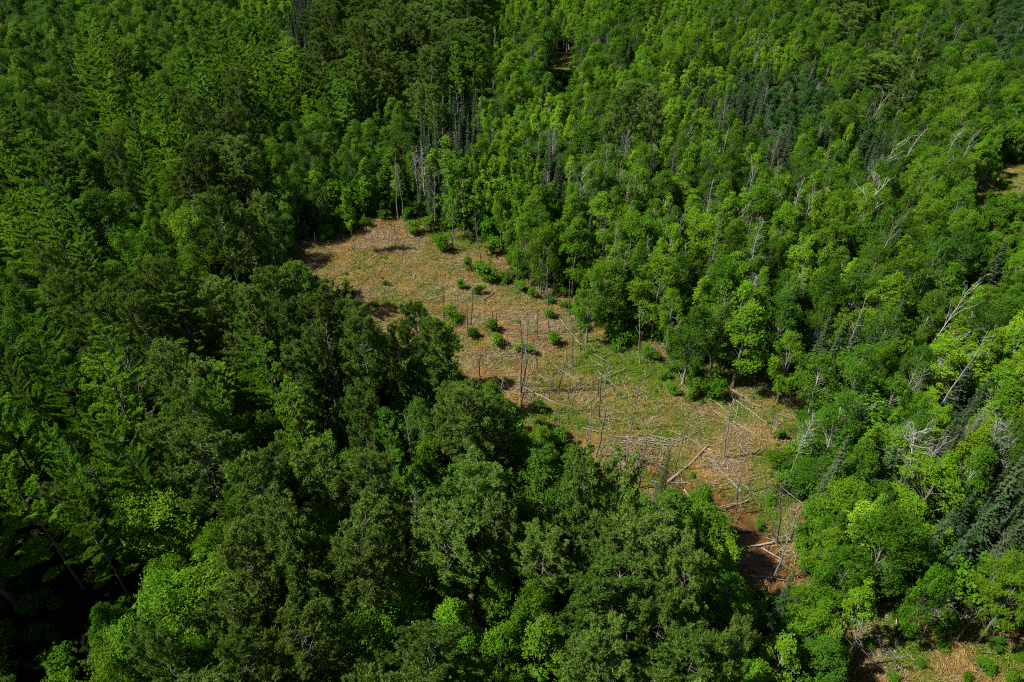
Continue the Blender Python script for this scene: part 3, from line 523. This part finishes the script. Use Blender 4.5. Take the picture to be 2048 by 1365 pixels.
for x, y, s_ in zip(cx_, cy_, sd_all):
    g = float(hz(x, y)); u, v, _ = proj(x, y, g + 10.0); u, v = float(u), float(v)
    ci, cj = int(np.clip((u + rs.normal() * 9) / 64, 0, 31)), int(np.clip((v + rs.normal() * 7) / 65, 0, 20)); k = GRID[cj][ci]
    if k == '.':
        if s_ > 0: continue
        k = 'D' if u > 1000 else 'R'
    if s_ > -.5 and k != 'L': continue
    if k in 'DM' and u > 1050 and v > 230 and rs.rand() < .16: k = 'A' if rs.rand() < .6 else 'T'
    if k == 'D' and rs.rand() < .13: k = 'M'
    elif k == 'M' and rs.rand() < .15: k = 'D'
    elif k == 'R' and rs.rand() < .07: k = 'D'
    elif k == 'W' and rs.rand() < .18: k = rs.choice(['M', 'D', 'R'])
    elif k in 'DM' and u > 1000 and rs.rand() < .05: k = 'S'
    elif k == 'D' and u > 1050 and v < 900 and rs.rand() < .15: k = 'A'
    elif k == 'A' and rs.rand() < .2: k = 'M'
    lo, hi, r1, r2 = SPEC[k]; h = rs.uniform(lo, hi); r = rs.uniform(r1, r2)
    if k == 'K' and rs.rand() < .85: continue
    if k == 'L' and rs.rand() < .5: continue
    if k in 'MDRW': q_ = 1 + .35 * float(sstep(140, 280, y)); r *= q_; h *= 1 + (q_ - 1) * .4
    if k not in 'KL':
        h *= rs.uniform(.86, 1.08); r *= rs.uniform(.8, 1.2)
        if rs.rand() < .25: h *= rs.uniform(.6, .85); r *= .75
    wv_ = float(wav(x, y, 30, 71)); h *= 1 + .14 * wv_; r *= 1 + .12 * wv_
    if near(x, y, r, .60 if k != 'L' else .5): continue
    u2, v2, dq = (float(q) for q in proj(x, y, g + h * CZ[k if k != 'K' else 'D'])); rq = r * F / dq
    if k != 'L':
        ingap = any(bool(inside(np.array([u2, u2 - rq * .6, u2 + rq * .6, u2]), np.array([v2, v2, v2, v2 - rq * .7]), G_).any()) for G_ in GAPS)
        if ingap: continue
        if ((np.abs(HB[:, 0] - u2) < (HB[:, 2] * .8 + rq * .45)) & (np.abs(HB[:, 1] - v2) < (HB[:, 2] * .7 + rq * .45)) & (HB[:, 3] > y - 1)).any(): continue
    if k != 'L' and overlaps_clearing(k, x, y, h, r, g):
        if k in 'MDTA' and s_ < -1.5 and s_ > -8:
            h *= .55; r *= .7
            if overlaps_clearing(k, x, y, h, r, g): continue
        else: continue
    kk = 'D' if k == 'K' else k; u2, v2, _ = proj(x, y, g + h * CZ[kk])
    TREES.append((kk, rs.randint(len(PROTO[kk])), x, y, h, r, rs.uniform(0, 6.28), float(u2), float(v2), 0)); put(x, y, r)
for y in np.arange(16, 84, 4.6):             # tall pines just outside the frame shade the dark gap
    x = -(.75 * (y * cp + CAM_H * sp)) - rs.uniform(2.0, 5.5)
    if not near(x, y, 3, .4): TREES.append(('W', rs.randint(3), x, y, rs.uniform(26, 29), 4.6, rs.uniform(0, 6.28), -100., 700., 0)); put(x, y, 3.8)
# leafy bushes closing the forest edge round the clearing
ec = rs.uniform(0, 1, (16000, 2)); exy = np.c_[-80 + 290 * ec[:, 0], 35 + 150 * ec[:, 1]]; es = bog_sd(exy[:, 0], exy[:, 1]); ecell = []
for (x, y), s_ in zip(exy, es):
    if not (-6.5 < s_ < -.6): continue
    h = rs.uniform(3.5, 9) * (1 if s_ < -2 else .65); r = h * rs.uniform(.36, .5)
    if any((x - a) ** 2 + (y - b) ** 2 < (.5 * (r + q)) ** 2 for a, b, q in ecell): continue
    if overlaps_clearing('L', x, y, h, r, 0.0): continue
    u2, v2, _ = proj(x, y, h * .5)
    if not (0 < u2 < 2048 and 0 < v2 < 1365): continue
    ecell.append((x, y, r)); TREES.append(('L', rs.randint(3), x, y, h, r, rs.uniform(0, 6.28), float(u2), float(v2), 1))
n_ = 0
for (x, y), s_ in zip(exy[::-1], es[::-1]):         # low ragged fringe of young shrubs along the far and right edges
    if not (-2.2 < s_ < 1.6) or n_ > 75: continue
    u, v, dq = (float(q) for q in proj(x, y, 0.))
    if not (640 < u < 1640 and v < 960) or inside(u + 14, v - 26, V1): continue
    h = rs.uniform(.9, 2.6); r = h * rs.uniform(.45, .7)
    if any((x - a) ** 2 + (y - b) ** 2 < (.45 * (r + q)) ** 2 for a, b, q in ecell): continue
    ecell.append((x, y, r)); n_ += 1; TREES.append(('L', rs.randint(3), x, y, h, r, rs.uniform(0, 6.28), u, v - h * .4 * F / dq, 1))
# nearest trees of each kind as things, the rest as one mass per kind
rest = {}; bykind = {}
for t in TREES:
    k, vi, x, y, h, r, rz, px, py, hand = t; dep = float(proj(x, y, h * .7)[2]); rp = r / dep * F
    vis = -rp * .6 < px < 2048 + rp * .6 and -rp * .5 < py < 1365 + rp * .8
    bykind.setdefault(k, []).append((0 if hand else 1, dep, t)) if vis else rest.setdefault('out', []).append(t)
CAP = {'R': 285, 'W': 285, 'M': 285, 'D': 285, 'A': 285, 'B': 285, 'S': 285, 'T': 200, 'L': 290}
counts = {}
for k, lst in bykind.items():
    lst.sort(key=lambda q: (q[0], q[1]))
    for _, dep, (k, vi, x, y, h, r, rz, px, py, hand) in lst[:CAP[k]]:
        plant(k, vi, x, y, h, r, rz, px, py, lean_of(x, y))
    counts[k] = (len(lst), min(len(lst), CAP[k]))
    for q in lst[CAP[k]:]: rest.setdefault(k, []).append(q[2])
print('trees', counts, 'outside', len(rest.get('out', [])))

# ------------------------------------------------------------------ masses (instanced over points)
def mass(name, pts, label, cat):
    """pts: (kind, variant, x, y, h, r, rz)"""
    keys = sorted({(p[0], p[1]) for p in pts}); me = bpy.data.meshes.new(name); me.vertices.add(len(pts))
    me.vertices.foreach_set("co", np.array([(p[2], p[3], float(hz(p[2], p[3]))) for p in pts], np.float32).ravel())
    def att(n, ty, dat, f): a = me.attributes.new(n, ty, 'POINT'); a.data.foreach_set(f, np.array(dat).ravel())
    att("idx", 'INT', [keys.index((p[0], p[1])) for p in pts], "value")
    att("rot", 'FLOAT_VECTOR', np.array([(0, 0, p[6]) for p in pts], np.float32), "vector")
    att("scl", 'FLOAT_VECTOR', np.array([(p[5] / PROTO[p[0]][p[1]][3],) * 2 + (p[4] / PROTO[p[0]][p[1]][2],) for p in pts], np.float32), "vector")
    ob = bpy.data.objects.new(name, me); COL.objects.link(ob); ob['kind'] = 'stuff'; ob['label'] = label; ob['category'] = cat
    ng = bpy.data.node_groups.new(name, 'GeometryNodeTree'); ng.interface.new_socket("Geometry", in_out='INPUT', socket_type='NodeSocketGeometry'); ng.interface.new_socket("Geometry", in_out='OUTPUT', socket_type='NodeSocketGeometry')
    N, L = ng.nodes, ng.links; gi, go, jn = N.new("NodeGroupInput"), N.new("NodeGroupOutput"), N.new("GeometryNodeJoinGeometry")
    def named(n, ty): a = N.new("GeometryNodeInputNamedAttribute"); a.data_type = ty; a.inputs["Name"].default_value = n; return [o for o in a.outputs if o.enabled and o.name == 'Attribute'][0]
    ai, ar, as_ = named("idx", 'INT'), named("rot", 'FLOAT_VECTOR'), named("scl", 'FLOAT_VECTOR')
    for i, key in enumerate(keys):
        cmp_ = N.new("FunctionNodeCompare"); cmp_.data_type = 'INT'; cmp_.operation = 'EQUAL'; ins = [s for s in cmp_.inputs if s.enabled and s.type == 'INT']; L.new(ai, ins[0]); ins[1].default_value = i
        for o in first[key]:
            oi = N.new("GeometryNodeObjectInfo"); oi.inputs[0].default_value = o; oi.inputs["As Instance"].default_value = True; oi.transform_space = 'ORIGINAL'
            ip = N.new("GeometryNodeInstanceOnPoints"); L.new(gi.outputs[0], ip.inputs["Points"]); L.new(cmp_.outputs[0], ip.inputs["Selection"]); L.new(oi.outputs["Geometry"], ip.inputs["Instance"])
            L.new(ar, ip.inputs["Rotation"]); L.new(as_, ip.inputs["Scale"]); L.new(ip.outputs[0], jn.inputs[0])
    L.new(jn.outputs[0], go.inputs[0]); md = ob.modifiers.new("scatter", 'NODES'); md.node_group = ng
    return ob
for k in list(rest):
    if k == 'out': continue
    for t in rest[k]:
        if (t[0], t[1]) not in first: rest[k] = [q for q in rest[k] if (q[0], q[1]) in first]
    nm = {'R': 'red pines', 'W': 'white pines', 'M': 'maples', 'D': 'birches', 'A': 'aspens', 'B': 'poplars', 'S': 'spruces', 'T': 'ashes', 'L': 'shrubs'}[k]
    mass('distant_' + nm.replace(' ', '_') + '_forest', rest[k], f'mass of small distant {nm} in the far forest along the top of the photo' if k != 'L' else 'low ragged shrubs lining the far edge of the boggy clearing', 'forest' if k != 'L' else 'shrubs')
out = [t for t in rest.get('out', []) if (t[0], t[1]) in first]
rf = np.random.RandomState(77); far = []
for _ in range(2600):
    y = rf.uniform(430, 900); x = rf.uniform(-1, 1) * (200 + y * .95); k = rf.choice(list('MDARSM')); lo, hi, r1, r2 = SPEC[k]
    vi = rf.randint(len(PROTO[k]))
    if (k, vi) in first: far.append((k, vi, x, y, rf.uniform(lo, hi), rf.uniform(r1, r2) * 1.35, rf.uniform(0, 6.28)))
mass('surrounding_forest', out + far, 'mass of mixed forest continuing beyond the edges of the photo', 'forest')

# ------------------------------------------------------------------ snags in the clearing: kind, base point, top point
SNAGS = """pole 776 630 768 577;pole 890 642 884 568;sparse 886 635 888 590;pole 935 665 933 606;pole 941 662 944 582;pole 991 665 991 617;pole 987 655 983 613;forked 959 768 963 695;sparse 962 532 950 425;pole 791 470 787 440
pole 1033 572 1037 480;sparse 1098 668 1096 540;pole 1139 642 1139 560;pole 1075 682 1075 620;pole 1042 790 1040 640;sparse 1047 775 1054 635;sparse 1117 785 1131 705;pole 1146 695 1146 642;sparse 1212 640 1214 530;forked 1231 652 1228 475
sparse 1280 728 1279 612;forked 1339 713 1338 636;sparse 1377 748 1352 636;forked 1373 645 1382 520;sparse 1422 738 1424 615;sparse 1439 755 1449 610;forked 1447 738 1458 565;sparse 1509 768 1522 640;sparse 1503 635 1524 545;pole 1198 835 1208 728
sparse 1192 915 1215 795;sparse 1447 918 1468 800;sparse 1266 980 1277 880;sparse 1278 980 1289 900;pole 1254 965 1270 912;forked 1553 1088 1564 935;sparse 1582 1083 1590 1005;sparse 1473 1027 1476 968;sparse 1545 1160 1592 1035;pole 1482 1012 1487 975
pole 1098 800 1099 770;pole 1138 805 1137 780;pole 1014 712 1013 668;sparse 1102 782 1102 752;pole 1160 700 1159 640;sparse 995 800 1010 742;sparse 1036 830 1056 755;pole 1068 762 1060 735;pole 632 500 629 465;sparse 614 480 610 440;pole 700 640 699 605;sparse 805 668 803 630
bone 1836 1296 1898 1159;forked 1912 1288 1955 1205;sparse 1691 1339 1722 1240;pole 1683 1268 1690 1210;forked 1957 1192 2015 1050;pole 1765 1310 1760 1270;sparse 1795 1345 1790 1300;forked 1078 578 1075 452;pole 1554 882 1560 850;sparse 1540 870 1548 820;forked 906 500 903 385;sparse 869 465 868 350;sparse 928 470 926 360;sparse 925 440 922 345;sparse 808 440 793 330;sparse 796 440 790 320;pole 1505 800 1511 768;pole 1190 600 1188 560;sparse 1305 640 1306 560;sparse 1250 600 1252 500;pole 1572 700 1574 640;sparse 1600 672 1606 585;bone 1567 655 1575 600;sparse 1630 700 1640 640""" 
for item in SNAGS.replace('\n', ';').split(';'):
    k, a, b, c, d = item.split(); a, b, c, d = map(float, (a, b, c, d)); x, y, g = at(a, b); dr = ray(c, d); t = y / dr[1]
    top = Vector((dr[0] * t - x, 0, CAM_H + dr[2] * t - g)); h = top.length; h = max(h, 1.5); vi = rs.randint(len(PROTO[k]))
    tp = top.normalized(); tp.y = rs.normal() * .03; r0 = PROTO[k][vi][3]
    plant(k, vi, x, y, h, r0 * (.45 + .55 * min(1.2, h / 14)) * (.9 if k != 'bone' else .75), rs.uniform(0, 6.28), (a + c) / 2, (b + d) / 2, tp)
n_ = 0
for _ in range(400):
    u, v = rs.uniform(930, 1570), rs.uniform(560, 1000); x, y, g = at(u, v)
    if n_ >= 14 or not inside(u, v, V1) or float(bog_sd(np.array([x]), np.array([y]))[0]) < 1.5 or near(x, y, .1, 3.0): continue
    k = 'sparse' if rs.rand() < .45 else 'pole'; h = rs.uniform(3, 10); q_ = float(proj(x, y, h / 2)[1]); vi = rs.randint(len(PROTO[k]))
    plant(k, vi, x, y, h, PROTO[k][vi][3] * .6, rs.uniform(0, 6.28), u, q_, (rs.normal() * .08, rs.normal() * .05, 1)); put(x, y, .5); n_ += 1
# dead trees standing in the canopy: kind, crown centre, crown width, height, lean to +x
CROWNS = """spread 1825 872 110 18 -.2;spread 1988 850 84 17 -.2;bone 1626 848 55 14 .05;bone 1682 842 50 14 0;bone 1727 830 46 15 0;bone 1843 752 40 15 .1;bone 1908 682 40 17 .3;bone 1930 590 44 19 .15;twiggy 1945 710 60 17 .1;bone 1757 380 74 19 .1
bone 1770 200 36 20 .25;bone 1798 290 44 19 .35;twiggy 1838 285 40 17 .3;bone 1756 325 30 17 .25;bone 1164 357 52 18 0;bone 1254 273 34 17 0;bone 1107 268 36 17 0;bone 1374 277 32 17 0;bone 1309 297 26 17 0;bone 1504 350 28 18 0;bone 1484 432 34 17 0
bone 1519 95 16 18 .1;twiggy 845 320 48 16 0;bone 830 312 30 18 0;bone 347 133 26 17 0;bone 387 427 34 17 0;bone 247 712 60 21 0;twiggy 645 715 44 20 -.05;twiggy 664 708 34 21 0;bone 842 1028 70 19 0;twiggy 838 1035 60 17 0;sparse 190 950 36 20 -.1;twiggy 1431 478 46 17 0;twiggy 1517 488 56 18 0;bone 1790 455 34 18 .1
twiggy 1600 395 40 17 0;bone 1450 292 24 18 0;bone 1625 395 30 18 .1;twiggy 1060 120 24 17 0;bone 1880 335 30 17 .3;bone 1925 262 26 18 .3;twiggy 1420 395 36 16 0;bone 1560 270 20 17 .1;bone 1360 450 26 17 0;sparse 1715 640 40 16 0;bone 1890 880 30 18 .45;bone 1240 340 30 17 0;twiggy 1210 320 30 17 0;bone 1960 830 30 17 .2;twiggy 815 885 40 20 0;twiggy 1440 255 20 17 0"""
for item in CROWNS.replace('\n', ';').split(';'):
    k, a, b, w, h, ln_ = item.split(); wide = k == 'spread'; k = 'bone' if wide else k; a, b, w, h, ln_ = map(float, (a, b, w, h, ln_)); x, y, g = at(a - ln_ * w * .5, b, h * .8); dep = float(proj(x, y, g + h * .8)[2]); vi = 0 if wide else rs.randint(len(PROTO[k]))
    plant(k, vi, x - ln_ * h * .7, y, h + .6, w / 2 * dep / F * 1.15, rs.uniform(0, 6.28), a, b, (ln_, 0, 1))
ex_ = 0
for _ in range(900):
    y = rs.uniform(40, 330); x = rs.uniform(-.1, .8) * (45 + y * .8)
    if ex_ >= 62 or near(x, y, .1, .55): continue
    k = ('twiggy', 'twiggy', 'bone', 'sparse')[rs.randint(4)]; h = rs.uniform(13, 17.5); px, py, _q = proj(x, y, float(hz(x, y)) + h * .75); px, py = float(px), float(py)
    if not (60 < px < (1750 if py > 500 else 2000) and 40 < py < 1300) or float(bog_sd(np.array([x]), np.array([y]))[0]) > -3 or overlaps_clearing('A', x, y, h, 1.2, 0): continue
    plant(k, rs.randint(len(PROTO[k])), x, y, h, rs.uniform(1.3, 2.1), rs.uniform(0, 6.28), px, py, (float(sstep(20, 150, x)) * .12, 0, 1)); put(x, y, .8); ex_ += 1
x, y, g = at(960, 1308); plant('X', 0, x, y, 11, 1.9, 0, 955, 1250, (-.05, 0, 1), 'dead brown spruce with hanging bare twigs among green maples at the bottom of the photo')
x, y, g = at(1488, 1285, 2); plant('X', 0, x, y, 8, 1.2, 2, 1488, 1240, (0, 0, 1), 'small dead brown spruce beside the dark gap below the rusty stream')
x, y, g = at(1248, 465); plant('X', 0, x, y, 12, 1.5, 1, 1246, 415, (0, 0, 1), 'grey-brown dead spruce with drooping twigs behind the big green maple')

# ------------------------------------------------------------------ shrubs in the clearing: centre, width
SHR = """885 490 40;975 545 48;1012 560 30;908 632 42;1108 682 32;1159 633 42;1234 670 62;1301 712 30;1326 752 26;1344 778 28;1387 742 36;1384 785 44;1422 782 50;1077 815 32;1047 700 30;925 572 20;959 582 24;945 668 28;982 655 28;995 682 34;935 532 26;985 502 34;772 568 14;649 560 14;832 460 34;1096 628 26;1397 712 34;860 455 30;1560 870 26;1552 920 44;1570 960 36;1540 1000 22;1515 1050 24;1590 1060 30;1080 850 44;1105 880 50;1140 905 40;1020 825 40;960 790 30;1600 1090 34;700 455 30;660 470 30;742 448 22;1170 655 22;1040 540 30;1065 590 22;1100 600 26;1130 612 22;1290 700 24;1350 740 24;1600 830 40;1620 850 34
1965 1330 40;2020 1350 36;1880 1290 26;1800 1262 30;1840 1325 24;1780 1350 26;1730 1285 30;1990 1290 30;1930 1360 26;2035 1310 30;1905 1262 30;1995 370 22;2020 400 24;1975 410 22;2010 440 24;1120 112 10;1140 135 10;1870 1250 34;1786 1228 30"""
for item in SHR.replace('\n', ';').split(';'):
    a, b, w = map(float, item.split()); x, y, g = at(a, b + w * .3); dep = float(proj(x, y, g)[2]); r = w / 2 * dep / F * 1.1; vi = rs.randint(3)
    plant('L', vi, x, y, r * rs.uniform(1.3, 2.0), r, rs.uniform(0, 6.28), a, b)
# undergrowth on the forest floor
pts = []; ru = np.random.RandomState(9)
for k in ('U',):
    for vi in range(2):                      # two source shrubs stand in the forest as things
        x, y, g = at((1475, 690)[vi], (745, 605)[vi]); plant('U', vi, x, y + 2, 2.8, 1.8, 0, (1475, 690)[vi], (745, 605)[vi], None, ('low dark shrub under the maples by the log-strewn edge of the clearing', 'low dark shrub in the deep shade behind the pale clearing corner')[vi])
ux = ru.uniform(-190, 230, 9500); uy = ru.uniform(20, 250, 9500); us = bog_sd(ux, uy)
for x, y, s_ in zip(ux, uy, us):
    if s_ > -1.0 or abs(x) > 45 + y * .8: continue
    u, v, _ = proj(x, y, 2.0)
    dark = u < 300 and v > 900
    if dark and ru.rand() < .35: continue
    if any(bool(inside(u, v, V)) for V in VIS): continue
    pts.append(('U', ru.randint(2), x, y, ru.uniform(1.5, 4.2), ru.uniform(1.2, 2.3), ru.uniform(0, 6.28)))
hx = ru.uniform(-70, 200, 9000); hy = ru.uniform(30, 160, 9000); hs_ = bog_sd(hx, hy); hg = green_at(hx, hy); hd = stream_d(hx, hy)
for x, y, s_, g_, d_ in zip(hx, hy, hs_, hg, hd):
    if s_ < -2.5 or d_ < .3 or ru.rand() > .05 + .6 * g_ ** 2: continue
    q_ = ru.uniform(.25, .7) * (1 if ru.rand() < .9 else 1.5); pts.append(('L', ru.randint(3), x, y, q_ * .8, q_ * .75, ru.uniform(0, 6.28)))
mass('undergrowth', pts, 'leafy undergrowth covering the shaded forest floor between the trees', 'undergrowth')

# ------------------------------------------------------------------ fallen logs: end points, thickness (m)
LOGS = """759 458 785 470 .10;769 478 802 465 .12;785 492 839 508 .12;842 602 889 593 .10;890 594 915 582 .08;965 603 1002 577 .18;1104 622 1162 693 .11;1054 637 1150 625 .10;1090 634 1146 630 .14;1050 777 1120 812 .16;1044 805 1121 828 .16;1094 790 1140 802 .10;1150 783 1224 745 .13;1289 760 1311 738 .12;1257 778 1287 775 .08;1224 798 1274 792 .09;1160 683 1197 681 .09;1163 857 1200 868 .14
1227 876 1307 880 .10;1237 878 1354 893 .12;1290 868 1359 893 .10;1246 883 1344 903 .08;1295 898 1359 907 .09;1255 872 1330 884 .08;1275 880 1340 888 .12;1195 912 1256 898 .09;1212 949 1232 912 .12;1251 959 1276 934 .15;1334 968 1420 890 .20;1390 878 1481 985 .17;1383 880 1420 915 .08;1288 910 1334 956 .10;1332 968 1373 967 .09;1281 976 1312 966 .09;1481 956 1520 1015 .10;1471 961 1513 995 .11;1451 1017 1495 1003 .14;1515 993 1552 992 .08;1532 1007 1586 1039 .12;1478 929 1515 902 .11;1368 981 1381 998 .15
1442 735 1505 756 .15;1505 754 1592 774 .16;1483 746 1509 760 .12;1515 760 1555 790 .16;1445 785 1586 842 .24;1450 769 1499 805 .13;1460 795 1551 861 .14;1419 814 1509 870 .13;1420 818 1487 870 .09;1466 844 1517 873 .12;1515 873 1554 879 .10;1561 884 1600 882 .10;1568 782 1630 809 .11;1565 795 1592 808 .10;1476 1098 1495 1107 .14;1522 1098 1570 1127 .15;1450 1124 1567 1129 .14;1485 1097 1550 1086 .16;1553 1078 1594 1074 .13;1490 1153 1570 1163 .12;1543 1208 1582 1163 .10;1104 455 1100 450 .06;1370 845 1420 875 .09;1310 862 1400 890 .08;1210 905 1260 940 .07;1300 905 1348 925 .07;850 520 900 530 .08;960 510 1010 512 .10;1005 508 1030 515 .1;1240 860 1290 868 .07;980 545 1020 560 .07;900 505 960 512 .08;1060 660 1090 690 .08;1000 760 1050 785 .09;1065 840 1100 852 .1;1400 800 1440 825 .08;1530 830 1560 850 .08;1700 1310 1760 1345 .1;1740 1262 1768 1300 .09;1840 1268 1900 1262 .1"""
rl = np.random.RandomState(404); n_ = 0
for _ in range(500):
    u, v = rl.uniform(980, 1600), rl.uniform(600, 1000); L0 = rl.uniform(25, 85); a = rl.choice([rl.normal() * .35 + .5, rl.normal() * .3 - .45]); u2, v2 = u + L0 * math.cos(a), v + L0 * math.sin(a) * .75
    if n_ < 40 and inside(u, v, V1) and inside(u2, v2, V1): LOGS += f";{u:.0f} {v:.0f} {u2:.0f} {v2:.0f} {rl.uniform(.07, .12):.2f}"; n_ += 1
for n_, item in enumerate(LOGS.replace('\n', ';').split(';')):
    a, b, c, d, th = map(float, item.split()); rl = np.random.RandomState(900 + n_)
    if abs(a - c) + abs(b - d) < 12: continue
    p = np.array([*at(a, b)[:2], 0.]); q = np.array([*at(c, d)[:2], 0.]); r0 = th * .85; p[2] = hz(p[0], p[1]) + r0 + rl.uniform(0, .12); q[2] = hz(q[0], q[1]) + r0 * .6 + rl.uniform(.03, .3)
    L0 = np.linalg.norm(q - p); mid = (p + q) / 2; P_ = wob(rl, p - mid, q - mid, 9, .05); T = Tubes(); big, small = (r0, r0 * .45) if rl.rand() < .5 else (r0 * .5, r0)
    T.add(P_, np.linspace(big, small, 9), 7)
    for _ in range(int(L0 * .9)):
        f = rl.uniform(.2, .98); s = P_[int(f * 8)]; e = s + nrm(rl.normal(size=3) + [0, 0, .5]) * rl.uniform(.3, 1.3); T.add(np.array([s, (s + e) / 2 + rl.normal(size=3) * .06, e]), [r0 * .28, r0 * .2, r0 * .1], 3)
    ob = bpy.data.objects.new('fallen_log', T.mesh('fallen_log', M['log'] if rl.rand() < .6 else M['snag'])); ob.location = mid; COL.objects.link(ob)
    ob['category'] = 'log'; ob['group'] = 'fallen logs in the clearing'
    ob['label'] = label_for('long fallen log' if L0 > 9 else ('short fallen log' if L0 < 4 else 'fallen log'), (a + c) / 2, (b + d) / 2, 'in the clearing')
rd_ = np.random.RandomState(31); T = Tubes(); n_ = 0
dx_ = rd_.uniform(-70, 190, 16000); dy_ = rd_.uniform(25, 160, 16000); ds_ = bog_sd(dx_, dy_); dn_ = wav(dx_, dy_, 12, 61)
for x, y, s_, q_ in zip(dx_, dy_, ds_, dn_):
    if s_ < -3 or q_ < rd_.uniform(-.6, .7) or n_ > 1700: continue
    u, v, _ = proj(x, y, 0.); n_ += 1
    if u < 1050 and rd_.rand() < .6: continue
    a = rd_.uniform(0, 6.28); l = rd_.uniform(.5, 2.3) * (1 if rd_.rand() < .85 else 1.8); zz = .12 + rd_.uniform(0, .2); hh = float(hz(x, y)); d = np.array([math.cos(a), math.sin(a), rd_.normal() * .12]) * l
    p = np.array([x, y, hh + zz]); r1 = rd_.uniform(.025, .06); T.add(np.array([p - d, p + rd_.normal(size=3) * .06, p + d]), [r1, r1 * .8, r1 * .4], 3)
deb = bpy.data.objects.new('woody_debris', T.mesh('woody_debris', M['log'])); COL.objects.link(deb); deb['kind'] = 'stuff'; deb['label'] = 'countless grey sticks and broken branches littering the clearing'; deb['category'] = 'debris'
print('objects', len(bpy.data.objects))
